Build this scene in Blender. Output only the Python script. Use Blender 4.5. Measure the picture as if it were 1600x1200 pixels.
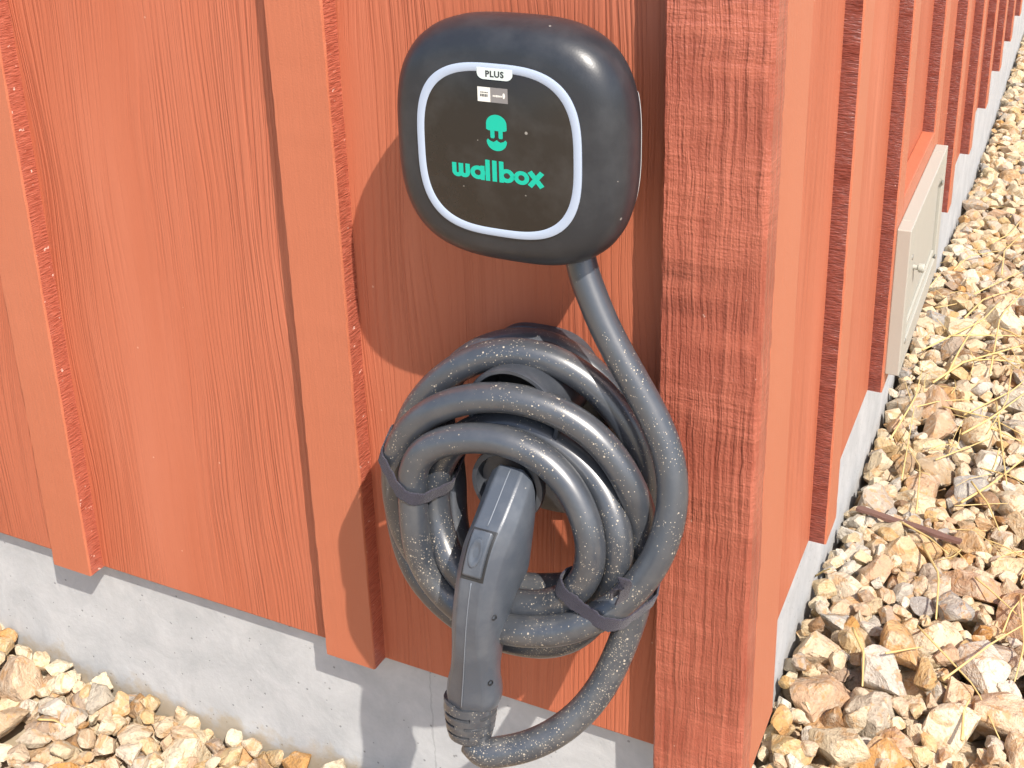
import bpy, bmesh, math, random
import numpy as np
from mathutils import Vector, Matrix, noise as mnoise

random.seed(7); RNG = np.random.default_rng(11)
S = bpy.context.scene
for o in list(bpy.data.objects): bpy.data.objects.remove(o)

# ------------------------------------------------------------------ camera, sky, sun, exposure
CAM_C = (0.1547, -0.6870, 0.7098)
CAM_R = ((0.9053, 0.4241, -0.0258), (0.1234, -0.3206, -0.9392), (-0.4065, 0.8470, -0.3425))   # rows: right, down, forward
cam = bpy.data.cameras.new('camera'); camo = bpy.data.objects.new('camera', cam); S.collection.objects.link(camo)
r_, d_, f_ = [Vector(v).normalized() for v in CAM_R]
camo.matrix_world = Matrix(((r_.x, -d_.x, -f_.x, CAM_C[0]), (r_.y, -d_.y, -f_.y, CAM_C[1]), (r_.z, -d_.z, -f_.z, CAM_C[2]), (0, 0, 0, 1)))
cam.sensor_width = 36; cam.lens = 36 * 1909.2 / 1600
cam.shift_x = -4.5 / 1600; cam.shift_y = -306.4 / 1600
cam.clip_start = 0.02; cam.clip_end = 500
S.camera = camo

TO_SUN = Vector((1.24, -1.0, 1.85)).normalized()
w = bpy.data.worlds.new('World'); S.world = w; w.use_nodes = True
nt = w.node_tree; bg = nt.nodes['Background']
sky = nt.nodes.new('ShaderNodeTexSky'); sky.sky_type = 'NISHITA'; sky.sun_disc = False
sky.sun_elevation = math.asin(TO_SUN.z); sky.sun_rotation = math.atan2(TO_SUN.x, TO_SUN.y)
sky.air_density = 1.0; sky.dust_density = 2.0; sky.ozone_density = 1.0
nt.links.new(sky.outputs[0], bg.inputs[0]); bg.inputs[1].default_value = 0.12
sun = bpy.data.lights.new('sun', 'SUN'); suno = bpy.data.objects.new('sun', sun); S.collection.objects.link(suno)
sun.energy = 3.5; sun.angle = math.radians(0.5); sun.color = (1.0, 0.94, 0.86)
suno.rotation_euler = TO_SUN.to_track_quat('Z', 'Y').to_euler()
suno.location = (2, -2, 3)
S.view_settings.view_transform = 'Standard'; S.view_settings.look = 'None'
S.view_settings.gamma = 1.0; S.view_settings.exposure = 0.80
S.view_settings.use_curve_mapping = False
S.cycles.use_denoising = True
S.cycles.max_bounces = 6; S.cycles.diffuse_bounces = 3; S.cycles.glossy_bounces = 3; S.cycles.transmission_bounces = 1
S.cycles.use_adaptive_sampling = True; S.cycles.adaptive_threshold = 0.02

# ------------------------------------------------------------------ helpers
def project(p):
    v = Vector(p) - Vector(CAM_C)
    a = Vector((v.dot(r_), v.dot(d_), v.dot(f_)))
    if a.z <= 0.01: return None
    return (804.5 + 1909.2 * a.x / a.z, 293.6 + 1909.2 * a.y / a.z, a.z)

def link(o, parent=None):
    S.collection.objects.link(o)
    if parent is not None: o.parent = parent
    return o
def empty(name, loc=(0, 0, 0), parent=None):
    o = bpy.data.objects.new(name, None); o.location = loc; o.empty_display_size = 0.05
    return link(o, parent)
def tag(o, label=None, cat=None, group=None, kind=None):
    if label: o['label'] = label
    if cat: o['category'] = cat
    if group: o['group'] = group
    if kind: o['kind'] = kind
    return o
def mesh_obj(name, verts, faces, mats, parent=None, smooth=None, fm=None):
    me = bpy.data.meshes.new(name); me.from_pydata([tuple(v) for v in verts], [], faces)
    for m in (mats if isinstance(mats, (list, tuple)) else [mats]): me.materials.append(m)
    if fm:
        for p, i in zip(me.polygons, fm): p.material_index = i
    fix_normals(me)
    if smooth is not None: shade(me, smooth)
    return place(bpy.data.objects.new(name, me), parent)
def place(o, parent):
    link(o, parent)
    if parent is not None:     # vertices are world coordinates: cancel the parents' offsets
        off = Vector((0, 0, 0)); q = parent
        while q is not None: off += q.location; q = q.parent
        o.location = -off
    return o
def fix_normals(me):
    bm = bmesh.new(); bm.from_mesh(me); bmesh.ops.recalc_face_normals(bm, faces=bm.faces); bm.to_mesh(me); bm.free()
def shade(me, deg):
    me.polygons.foreach_set('use_smooth', [True] * len(me.polygons))
    if deg < 180: me.set_sharp_from_angle(angle=math.radians(deg))
def bevel(o, width, seg=2, deg=30):
    m = o.modifiers.new('bevel', 'BEVEL'); m.width = width; m.segments = seg; m.limit_method = 'ANGLE'; m.angle_limit = math.radians(deg)
    m.harden_normals = False
    return o
def tube_mesh(pts, rad, sides=14, cap=True):
    P = [Vector(p) for p in pts]; n = len(P)
    R = rad if isinstance(rad, (list, tuple)) else [rad] * n
    T = [(P[min(i + 1, n - 1)] - P[max(i - 1, 0)]).normalized() for i in range(n)]
    u = T[0].orthogonal().normalized(); V = []; F = []
    for i in range(n):
        u = (u - T[i] * u.dot(T[i])).normalized(); b = T[i].cross(u)
        for k in range(sides):
            a = 2 * math.pi * k / sides; V.append(P[i] + (u * math.cos(a) + b * math.sin(a)) * R[i])
    for i in range(n - 1):
        for k in range(sides):
            a = i * sides + k; b2 = i * sides + (k + 1) % sides; F.append((a, b2, b2 + sides, a + sides))
    if cap: F.append(tuple(range(sides - 1, -1, -1))); F.append(tuple((n - 1) * sides + k for k in range(sides)))
    return V, F
def catmull(pts, n):
    P = [np.array(p, float) for p in pts]; out = []
    for i in range(len(P) - 1):
        p0, p1, p2, p3 = P[max(i - 1, 0)], P[i], P[i + 1], P[min(i + 2, len(P) - 1)]
        for k in range(n):
            t = k / n
            out.append(.5 * (2 * p1 + (p2 - p0) * t + (2 * p0 - 5 * p1 + 4 * p2 - p3) * t * t + (3 * p1 - p0 - 3 * p2 + p3) * t ** 3))
    out.append(P[-1]); return out

# ------------------------------------------------------------------ materials
class NT:
    def __init__(s, name):
        s.m = bpy.data.materials.new(name); s.m.use_nodes = True; s.t = s.m.node_tree
        s.b = s.t.nodes['Principled BSDF']
    def n(s, typ, **kw):
        nd = s.t.nodes.new('ShaderNode' + typ)
        for k, v in kw.items(): setattr(nd, k, v)
        return nd
    def set(s, sock, v):
        if isinstance(v, bpy.types.NodeSocket): s.t.links.new(v, sock)
        else: sock.default_value = v
    def math(s, op, a, b=None, c=None, clamp=False):
        nd = s.n('Math', operation=op, use_clamp=clamp); s.set(nd.inputs[0], a)
        if b is not None: s.set(nd.inputs[1], b)
        if c is not None: s.set(nd.inputs[2], c)
        return nd.outputs[0]
    def mix(s, f, a, b, blend='MIX'):
        nd = s.n('Mix', data_type='RGBA', blend_type=blend); s.set(nd.inputs[0], f)
        for k, v in ((6, a), (7, b)):
            s.set(nd.inputs[k], v if isinstance(v, bpy.types.NodeSocket) else (*v, 1))
        return nd.outputs[2]
    def pos(s):
        return s.n('NewGeometry').outputs['Position']
    def objco(s): return s.n('TexCoord').outputs['Object']
    def scale(s, v, sc):
        nd = s.n('VectorMath', operation='MULTIPLY'); s.set(nd.inputs[0], v); nd.inputs[1].default_value = sc; return nd.outputs[0]
    def sep(s, v):
        nd = s.n('SeparateXYZ'); s.set(nd.inputs[0], v); return nd.outputs
    def comb(s, x, y, z):
        nd = s.n('CombineXYZ')
        for i, v in enumerate((x, y, z)): s.set(nd.inputs[i], v)
        return nd.outputs[0]
    def noise(s, v, sc, det=3, rough=.55, dist=0.0, col=False):
        nd = s.n('TexNoise'); s.set(nd.inputs['Vector'], v); nd.inputs['Scale'].default_value = sc
        nd.inputs['Detail'].default_value = det; nd.inputs['Roughness'].default_value = rough; nd.inputs['Distortion'].default_value = dist
        return nd.outputs['Color' if col else 'Fac']
    def voro(s, v, sc, feat='F1', out='Distance'):
        nd = s.n('TexVoronoi', feature=feat); s.set(nd.inputs['Vector'], v); nd.inputs['Scale'].default_value = sc; return nd.outputs[out]
    def ramp(s, f, stops, interp='LINEAR'):
        nd = s.n('ValToRGB'); s.set(nd.inputs[0], f); e = nd.color_ramp.elements; nd.color_ramp.interpolation = interp
        while len(e) < len(stops): e.new(0.5)
        for el, (p, c) in zip(e, stops):
            el.position = p; el.color = (*c, 1) if isinstance(c, (tuple, list)) else (c, c, c, 1)
        return nd.outputs[0]
    def bump(s, h, strength=1.0, dist=0.001):
        nd = s.n('Bump'); nd.inputs['Strength'].default_value = strength; nd.inputs['Distance'].default_value = dist
        s.set(nd.inputs['Height'], h); s.t.links.new(nd.outputs[0], s.b.inputs['Normal'])
    def out(s, col=None, rough=None, metal=None, spec=None):
        if col is not None: s.set(s.b.inputs['Base Color'], col if isinstance(col, bpy.types.NodeSocket) else (*col, 1))
        if rough is not None: s.set(s.b.inputs['Roughness'], rough)
        if metal is not None: s.set(s.b.inputs['Metallic'], metal)
        if spec is not None: s.set(s.b.inputs['Specular IOR Level'], spec)
        return s.m

RED = (0.46, 0.128, 0.062)
def wood_uz(k):
    s = k.sep(k.pos()); return k.math('ADD', s[0], s[1]), s[2]
def mat_panel():
    k = NT('painted_grain_siding'); u, z = wood_uz(k)
    low = k.noise(k.comb(k.math('MULTIPLY', u, 7.0), 0.0, k.math('MULTIPLY', z, 1.6)), 1.0, 2)
    mid = k.noise(k.comb(k.math('MULTIPLY', u, 60.0), 3.0, k.math('MULTIPLY', z, 9.0)), 1.0, 2)
    u2 = k.math('ADD', u, k.math('ADD', k.math('MULTIPLY', low, 0.075), k.math('MULTIPLY', mid, 0.004)))
    lines = k.noise(k.comb(k.math('MULTIPLY', u2, 400.0), 7.0, k.math('MULTIPLY', z, 4.0)), 1.0, 2, .6)
    ridge = k.ramp(lines, [(0.36, 0.0), (0.5, 0.75), (0.62, 1.0)])
    amp = k.ramp(k.noise(k.comb(k.math('MULTIPLY', u, 9.0), 11.0, k.math('MULTIPLY', z, 2.5)), 1.0, 2), [(0.33, 0.12), (0.62, 1.0)])
    fine = k.noise(k.comb(k.math('MULTIPLY', u, 900.0), 2.0, k.math('MULTIPLY', z, 120.0)), 1.0, 2)
    h = k.math('ADD', k.math('MULTIPLY', ridge, amp), k.math('MULTIPLY', fine, 0.18))
    k.bump(h, 0.75, 0.0009)
    c = k.mix(k.ramp(low, [(0.3, 0.0), (0.7, 1.0)]), (RED[0] * .92, RED[1] * .86, RED[2] * .8), (RED[0] * 1.08, RED[1] * 1.2, RED[2] * 1.3))
    tint = k.n('ObjectInfo').outputs['Random']
    c = k.mix(k.math('MULTIPLY', tint, .45), c, (RED[0] * .86, RED[1] * .80, RED[2] * .86))
    fade = k.ramp(k.noise(k.comb(k.math('MULTIPLY', u, 16.0), 21.0, k.math('MULTIPLY', z, 2.2)), 1.0, 4, .6), [(0.45, 0.0), (0.72, 1.0)])
    c = k.mix(k.math('MULTIPLY', fade, .30), c, (0.56, 0.20, 0.12))
    groove = k.math('MULTIPLY', k.math('SUBTRACT', 1.0, ridge), k.math('MULTIPLY', amp, 0.5))
    c = k.mix(groove, c, (RED[0] * .7, RED[1] * .55, RED[2] * .5))
    spk = k.math('MULTIPLY', k.math('LESS_THAN', k.voro(k.pos(), 55.0), 0.05), k.math('GREATER_THAN', k.sep(k.voro(k.pos(), 55.0, out='Color'))[0], 0.88))
    c = k.mix(k.math('MULTIPLY', spk, 0.35), c, (0.8, 0.55, 0.42))
    return k.out(c, k.math('ADD', 0.42, k.math('MULTIPLY', fine, 0.2)), spec=.5)
def mat_batten():
    k = NT('painted_batten_face'); u, z = wood_uz(k)
    low = k.noise(k.comb(k.math('MULTIPLY', u, 12.0), 0.0, k.math('MULTIPLY', z, 3.0)), 1.0, 3)
    ln = k.noise(k.comb(k.math('MULTIPLY', k.math('ADD', u, k.math('MULTIPLY', low, .02)), 420.0), 1.0, k.math('MULTIPLY', z, 14.0)), 1.0, 2)
    fine = k.noise(k.pos(), 700.0, 2)
    k.bump(k.math('ADD', k.math('MULTIPLY', ln, .5), k.math('MULTIPLY', fine, .25)), 0.8, 0.0009)
    c = k.mix(low, (RED[0] * .94, RED[1] * .98, RED[2] * 1.0), (RED[0] * 1.04, RED[1] * 1.22, RED[2] * 1.35))
    return k.out(c, 0.45)
def mat_cut_edge(name, lo, hi, nk):
    k = NT(name); p = k.pos(); s = k.sep(p); u = k.math('ADD', s[0], s[1])
    st = k.noise(k.comb(k.math('MULTIPLY', u, 90.0), 0.0, k.math('MULTIPLY', s[2], 620.0)), 1.0, 2, .65)
    big = k.noise(p, 60.0, 2)
    k.bump(k.math('ADD', st, k.math('MULTIPLY', big, 0.8)), 0.9, 0.0016)
    c = k.mix(k.ramp(st, [(0.35, 0.0), (0.65, 1.0)]), lo, hi)
    nick = k.math('GREATER_THAN', k.noise(p, 170.0, 2), nk)
    c = k.mix(k.math('MULTIPLY', nick, .7), c, (0.80, 0.55, 0.46))
    return k.out(c, 0.38)
def mat_rough():
    k = NT('rough_sawn_painted_trim'); u, z = wood_uz(k)
    w1 = k.noise(k.comb(k.math('MULTIPLY', u, 40.0), 0.0, k.math('MULTIPLY', z, 25.0)), 1.0, 2)
    u2 = k.math('ADD', u, k.math('MULTIPLY', w1, 0.006))
    v = k.noise(k.comb(k.math('MULTIPLY', u2, 230.0), 3.0, k.math('MULTIPLY', z, 8.0)), 1.0, 3, .6)
    crk = k.ramp(k.noise(k.comb(k.math('MULTIPLY', u2, 120.0), 31.0, k.math('MULTIPLY', z, 3.0)), 1.0, 1), [(0.28, 1.0), (0.33, 0.0)])
    hz = k.noise(k.comb(k.math('MULTIPLY', u, 22.0), 9.0, k.math('MULTIPLY', z, 150.0)), 1.0, 3, .6)
    hz = k.math('MULTIPLY', hz, k.ramp(k.noise(k.comb(k.math('MULTIPLY', u, 10.0), 5.0, k.math('MULTIPLY', z, 14.0)), 1.0, 2), [(0.38, 0.1), (0.62, 1.0)]))
    fine = k.noise(k.pos(), 650.0, 3)
    h = k.math('ADD', k.math('ADD', v, k.math('MULTIPLY', hz, .60)), k.math('MULTIPLY', fine, .22))
    h = k.math('SUBTRACT', h, k.math('MULTIPLY', crk, .12))
    k.bump(h, 0.8, 0.0034)
    c = k.mix(k.ramp(h, [(0.55, 0.0), (1.1, 1.0)]), (0.28, 0.068, 0.040), (0.40, 0.118, 0.072))
    chip = k.math('GREATER_THAN', k.noise(k.comb(k.math('MULTIPLY', u, 260.0), 1.0, k.math('MULTIPLY', z, 200.0)), 1.0, 2), 0.745)
    c = k.mix(k.math('MULTIPLY', chip, .6), c, (0.8, 0.55, 0.45))
    return k.out(c, 0.4)
def mat_concrete():
    k = NT('foundation_concrete'); p = k.pos(); s = k.sep(p)
    a = k.noise(p, 20.0, 6, .68, .4); b = k.noise(p, 160.0, 4, .65)
    pit = k.voro(p, 75.0); pr = k.sep(k.voro(p, 75.0, out='Color'))[1]
    pm = k.math('MULTIPLY', k.math('LESS_THAN', pit, 0.09), k.math('GREATER_THAN', pr, 0.90))
    pit2 = k.math('MULTIPLY', k.math('LESS_THAN', k.voro(p, 240.0), 0.2), k.math('GREATER_THAN', k.sep(k.voro(p, 240.0, out='Color'))[0], 0.95))
    c = k.mix(k.ramp(a, [(0.3, 0.0), (0.7, 1.0)]), (0.40, 0.405, 0.405), (0.55, 0.55, 0.545))
    c = k.mix(k.math('MULTIPLY', b, .25), c, (0.30, 0.31, 0.32))
    c = k.mix(k.math('MULTIPLY', k.math('ADD', pm, pit2, clamp=True), .6), c, (0.15, 0.15, 0.15))
    seam = k.math('LESS_THAN', k.math('ABSOLUTE', k.math('SUBTRACT', k.math('ADD', s[0], k.math('MULTIPLY', k.noise(p, 60.0, 3), .005)), -.2690)), k.math('MULTIPLY', k.noise(p, 150.0, 2), .0016))
    c = k.mix(k.math('MULTIPLY', seam, .28), c, (0.16, 0.16, 0.16))
    # soil splash stain low down on the concrete, uneven upper edge
    st = k.math('ADD', s[2], k.math('MULTIPLY', k.noise(p, 30.0, 5, .7), 0.11))
    sm = k.ramp(k.math('MULTIPLY', k.math('ADD', st, 0.17), 10.0), [(0.66, 1.0), (0.86, 0.0)])
    sm = k.math('MULTIPLY', sm, k.math('LESS_THAN', s[0], -.06))
    c = k.mix(k.math('MULTIPLY', sm, .55), c, (0.42, 0.31, 0.16))
    h = k.math('SUBTRACT', k.math('ADD', k.math('MULTIPLY', a, .5), k.math('MULTIPLY', b, .35)), k.math('MULTIPLY', k.math('ADD', pm, k.math('MULTIPLY', pit2, .6)), 1.2))
    k.bump(h, 0.5, 0.002)
    return k.out(c, 0.85, spec=.25)
def mat_plastic(name, col, rough, dust=0.0, fine=900.0, bs=.12):
    k = NT(name); p = k.pos()
    n = k.noise(p, 35.0, 4, .65); f = k.noise(p, fine, 2)
    c = k.mix(k.math('MULTIPLY', k.ramp(n, [(0.45, 0.0), (0.75, 1.0)]), dust), col, (0.36, 0.37, 0.38))
    if dust > 0:
        d = k.math('MULTIPLY', k.math('LESS_THAN', k.voro(p, 95.0), 0.09), k.math('GREATER_THAN', k.sep(k.voro(p, 95.0, out='Color'))[0], 0.8))
        c = k.mix(k.math('MULTIPLY', d, .45), c, (0.5, 0.47, 0.42))
    k.bump(f, bs, 0.0004)
    return k.out(c, k.math('ADD', rough, k.math('MULTIPLY', n, .12)))
def mat_cable():
    k = NT('black_rubber_cable_with_mud_specks'); p = k.pos(); s = k.sep(p)
    low = k.ramp(k.math('MULTIPLY', k.math('SUBTRACT', 0.42, s[2]), 2.6), [(0.0, 0.0), (0.45, 0.30), (0.8, 0.85), (1.0, 1.0)])
    patch = k.noise(p, 24.0, 3)
    def speck(sc, rad, bias):
        v = k.voro(p, sc); r = k.sep(k.voro(p, sc, out='Color'))
        th = k.math('SUBTRACT', bias, k.math('ADD', k.math('MULTIPLY', low, .36), k.math('MULTIPLY', k.math('SUBTRACT', patch, .5), 1.7)))
        sz = k.math('MULTIPLY', k.math('ADD', k.math('MULTIPLY', r[1], .8), .35), rad)
        return k.math('MULTIPLY', k.math('LESS_THAN', v, sz), k.math('GREATER_THAN', r[0], th))
    m = k.math('ADD', speck(300.0, 0.20, 1.04), speck(560.0, 0.26, 1.0), clamp=True)
    m = k.math('ADD', m, speck(950.0, 0.32, 0.95), clamp=True)
    film = k.math('MULTIPLY', k.ramp(k.noise(p, 45.0, 5, .7), [(0.45, 0.0), (0.75, 1.0)]), k.math('ADD', .10, k.math('MULTIPLY', low, .30)))
    up = k.ramp(k.sep(k.n('NewGeometry').outputs['Normal'])[2], [(0.45, 0.0), (1.0, 1.0)])
    film = k.math('ADD', film, k.math('MULTIPLY', up, k.math('MULTIPLY', k.noise(p, 90.0, 4, .7), .20)), clamp=True)
    c = k.mix(film, (0.044, 0.050, 0.061), (0.20, 0.19, 0.175))
    c = k.mix(k.math('MULTIPLY', m, .8), c, (0.50, 0.43, 0.33))
    k.bump(k.math('ADD', k.math('MULTIPLY', m, 1.0), k.math('MULTIPLY', k.noise(p, 800.0, 2), .12)), 0.5, 0.0004)
    return k.out(c, k.math('ADD', 0.32, k.math('MULTIPLY', m, .4)), spec=1.0)
def stone_color(k, rnd, p):
    base = k.ramp(rnd, [(0.0, (0.58, 0.46, 0.30)), (0.10, (0.62, 0.53, 0.38)), (0.20, (0.48, 0.31, 0.13)), (0.30, (0.58, 0.46, 0.29)), (0.38, (0.30, 0.28, 0.26)), (0.46, (0.64, 0.57, 0.46)),
                        (0.54, (0.44, 0.22, 0.06)), (0.62, (0.62, 0.50, 0.34)), (0.70, (0.46, 0.29, 0.18)), (0.77, (0.60, 0.49, 0.33)), (0.84, (0.24, 0.13, 0.06)), (0.91, (0.50, 0.45, 0.38)), (1.0, (0.56, 0.38, 0.19))])
    off = k.n('VectorMath', operation='ADD'); k.set(off.inputs[0], p); k.set(off.inputs[1], k.comb(k.math('MULTIPLY', rnd, 37.0), k.math('MULTIPLY', rnd, 91.0), 0.0))
    q = off.outputs[0]
    a = k.noise(q, 55.0, 4, .7, .8); b = k.noise(q, 170.0, 4, .7); v = k.noise(q, 34.0, 3, .65, 2.0)
    c = k.mix(k.ramp(a, [(0.50, 0.0), (0.68, 0.65)]), base, (0.64, 0.57, 0.44))
    c = k.mix(k.math('MULTIPLY', k.ramp(v, [(0.54, 0.0), (0.62, 1.0)]), .6), c, (0.46, 0.24, 0.08))
    c = k.mix(k.math('MULTIPLY', k.ramp(b, [(0.54, 0.0), (0.70, 1.0)]), .6), c, (0.20, 0.15, 0.11))
    k.bump(k.math('ADD', a, k.math('MULTIPLY', b, .6)), 0.8, 0.006)
    return c
def mat_stone(attr):
    k = NT('gravel_stone_' + ('mass' if attr else 'single'))
    if attr:
        at = k.n('Attribute'); at.attribute_name = 'tone'; rnd = at.outputs['Fac']
    else: rnd = k.n('ObjectInfo').outputs['Random']
    return k.out(stone_color(k, rnd, k.pos()), 0.75, spec=.3)
def mat_soil():
    k = NT('gravel_ground'); p = k.pos()
    cell = k.voro(p, 34.0, out='Color'); dst = k.voro(p, 34.0)
    c = k.ramp(k.sep(cell)[0], [(0.0, (0.40, 0.31, 0.20)), (0.5, (0.58, 0.49, 0.36)), (1.0, (0.50, 0.40, 0.27))])
    c = k.mix(k.noise(p, 90.0, 4), c, (0.30, 0.23, 0.15))
    k.bump(k.math('SUBTRACT', 1.0, dst), 0.6, 0.012)
    return k.out(c, 0.9, spec=.2)
M_PANEL, M_BATTEN, M_ROUGH, M_CONC = mat_panel(), mat_batten(), mat_rough(), mat_concrete()
M_EDGE_SHADE = mat_cut_edge('rough_cut_edge_shaded', (0.13, 0.030, 0.021), (0.24, 0.062, 0.042), .75)  # dark copy of the cut-edge paint, with shade put into the colour
M_EDGE_LIT = mat_cut_edge('rough_cut_edge_sunlit', (0.29, 0.066, 0.038), (0.42, 0.120, 0.074), .70)  # lighter copy for front battens: sunlight on their sides painted into the colour
M_BODY = mat_plastic('black_matte_plastic', (0.022, 0.025, 0.031), 0.29, 0.05)
M_BACK = mat_plastic('black_back_plate', (0.02, 0.02, 0.022), 0.45, 0.12)
M_DOCK = mat_plastic('black_holder_plastic', (0.046, 0.051, 0.061), 0.30, 0.10)
M_GRIP = mat_plastic('dark_grey_connector_plastic', (0.070, 0.082, 0.102), 0.28, 0.14, 1200.0, .2)
M_GRIPD = mat_plastic('black_connector_insert', (0.02, 0.021, 0.023), 0.4, 0.1)
M_CABLE = mat_cable()
M_SOIL, M_STONE, M_STONES = mat_soil(), mat_stone(False), mat_stone(True)
def simple(name, col, rough=.5, metal=0.0, spec=.5):
    k = NT(name); n = k.noise(k.pos(), 300.0, 3)
    c = k.mix(k.math('MULTIPLY', n, .12), col, tuple(v * .6 for v in col))
    return k.out(c, rough, metal, spec)
M_GLASS = mat_plastic('glossy_smoked_front', (0.020, 0.017, 0.015), 0.16, 0.05, 300.0, .02)
M_RING = simple('white_light_guide', (0.40, 0.47, 0.59), .35)
M_TEAL = simple('teal_print', (0.0, 0.44, 0.31), .5)
M_PALE = simple('pale_tab', (0.62, 0.70, 0.68), .4)
M_INK = simple('dark_ink', (0.03, 0.035, 0.04), .5)
M_STK = simple('white_sticker', (0.75, 0.74, 0.68), .5)
M_STK2 = simple('grey_sticker', (0.22, 0.21, 0.21), .4)
M_BEIGE = mat_plastic('beige_painted_panel', (0.40, 0.385, 0.33), 0.45, 0.0, 500.0, .15)
M_STEEL = simple('dull_steel', (0.45, 0.44, 0.40), .4, .7)
M_SILVER = simple('silver_label', (0.5, 0.5, 0.52), .35, .3)
M_LINE = simple('mould_seam', (0.17, 0.19, 0.22), .45)
def mat_strap():
    k = NT('hook_and_loop_strap'); p = k.pos()
    f = k.noise(p, 1100.0, 3); g = k.noise(p, 60.0, 3)
    c = k.mix(g, (0.026, 0.024, 0.034), (0.060, 0.055, 0.075))
    k.bump(f, 0.8, 0.0009); k.b.inputs['Sheen Weight'].default_value = .15
    return k.out(c, 0.9, spec=.15)
M_STRAP = mat_strap()
M_STRAW = simple('dry_straw', (0.62, 0.46, 0.19), .55)
def mat_stick():
    k = NT('weathered_stick'); p = k.pos(); s = k.scale(p, (60, 300, 60)); n = k.noise(s, 3.0, 4)
    k.bump(n, .7, .001); return k.out(k.mix(n, (0.10, 0.045, 0.035), (0.22, 0.12, 0.09)), .8)
M_STICK = mat_stick()

# ------------------------------------------------------------------ ground
def lerp_tab(v, tab):
    xs = [t[0] for t in tab]; ys = [t[1] for t in tab]; return float(np.interp(v, xs, ys))
def ground_top(x, y):          # mean height of the stone tops
    zr = lerp_tab(y, [(0.1, -.135), (.3, -.128), (.45, -.14), (.6, -.165), (.85, -.178), (1.0, -.165), (1.6, -.20), (2.2, -.245), (3.6, -.25), (6, -.25)])
    zf = lerp_tab(x, [(-1.3, -.11), (-.8, -.125), (-.66, -.155), (-.5, -.168), (-.35, -.155), (0, -.15), (.5, -.15)])
    t = min(1.0, max(0.0, (y + .05) / .2))
    return zf * (1 - t) + zr * t
gx = [-60, -20, -6, -2.2] + [round(-1.3 + .1 * i, 3) for i in range(22)] + [1.4, 3, 10, 60]
gy = [-60, -20, -6, -1.5] + [round(-.7 + .1 * i, 3) for i in range(48)] + [6, 12, 60]
gv = []; gf = []
for y in gy:
    for x in gx: gv.append((x, y, ground_top(max(-1.3, min(x, .5)), max(-.6, min(y, 3.6))) - .036 + .004 * math.sin(9 * x + 7 * y)))
nx = len(gx)
for j in range(len(gy) - 1):
    for i in range(nx - 1): a = j * nx + i; gf.append((a, a + 1, a + nx + 1, a + nx))
ground = mesh_obj('ground', gv, gf, M_SOIL, None, 180); tag(ground, 'ground of pale tan gravel around the building corner', kind='structure')

# rock shapes: a ball flattened by random planes
def rock_verts(sub, seed):
    rg = np.random.default_rng(seed)
    bm = bmesh.new(); bmesh.ops.create_icosphere(bm, subdivisions=sub, radius=1.0)
    V = np.array([v.co[:] for v in bm.verts]); F = [tuple(v.index for v in f.verts) for f in bm.faces]; bm.free()
    for _ in range(rg.integers(12, 20)):
        n = rg.normal(size=3); n /= np.linalg.norm(n); h = rg.uniform(.40, .78)
        d = V @ n - h; m = d > 0
        V[m] -= np.outer(d[m], n) * .96
    off = rg.uniform(0, 50, 3)
    V *= np.array([1 + .12 * mnoise.noise(Vector(v * 1.8 + off)) + .05 * mnoise.noise(Vector(v * 4 + off)) for v in V])[:, None]
    V *= np.array([1.0, rg.uniform(.68, .95), rg.uniform(.52, .8)])
    V -= V.mean(0)
    V /= np.abs(V).max()
    return V, F
HI = [rock_verts(3, 100 + i) for i in range(28)]
LO = [rock_verts(2, 300 + i) for i in range(30)]
hi_me = []
for i, (V, F) in enumerate(HI):
    me = bpy.data.meshes.new('stone'); me.from_pydata([tuple(v) for v in V], [], F); me.materials.append(M_STONE); shade(me, 24); hi_me.append(me)

def in_bed(x, y):
    front = -1.15 < x < .5 and -.42 < y < .005
    right = -.03 < x < .52 and -.42 <= y < 3.9
    return front or right
stones = []; grid = {}; CELL = .05
def neigh(x, y):
    i, j = int(math.floor(x / CELL)), int(math.floor(y / CELL))
    for a in (-1, 0, 1):
        for b in (-1, 0, 1):
            yield from grid.get((i + a, j + b), ())
def rest(x, y, r):
    z = ground_top(x, y) - .036 + r * .45
    for k in neigh(x, y):
        sx, sy, sz, sr = stones[k][:4]
        d2 = (sx - x) ** 2 + (sy - y) ** 2; R = (r + sr) * .80
        if d2 < R * R: z = max(z, sz + math.sqrt(R * R - d2) * .62)
    return z
def drop(n, rlo, rhi, tries, box, zcap):
    for _ in range(n):
        r = rlo + (rhi - rlo) * random.random() ** 1.7
        best = None
        for _t in range(tries):
            x = random.uniform(box[0], box[1]); y = random.uniform(box[2], box[3])
            if not in_bed(x, y): continue
            if x < -.0335 + r * .9 and y > .0125 - r * .9: continue
            z = rest(x, y, r) - (ground_top(x, y))
            if best is None or z < best[0]: best = (z, x, y)
        if best is None or best[0] > zcap: continue
        z, x, y = best
        stones.append([x, y, z + ground_top(x, y), r, random.randrange(28), random.random()])
        grid.setdefault((int(math.floor(x / CELL)), int(math.floor(y / CELL))), []).append(len(stones) - 1)
# big stones first, then smaller ones that roll into the gaps
drop(800, .0155, .028, 8, (-1.15, .52, -.42, 0.005), .012)
drop(2600, .007, .014, 12, (-1.15, .52, -.42, 0.005), .010)
drop(850, .016, .030, 8, (-.03, .5, 0.0, 1.4), .014)
drop(2600, .007, .015, 12, (-.03, .5, 0.0, 1.4), .010)
drop(1100, .015, .027, 7, (-.03, .42, 1.4, 3.9), .014)
drop(2200, .008, .014, 10, (-.03, .42, 1.4, 3.9), .010)

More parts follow.
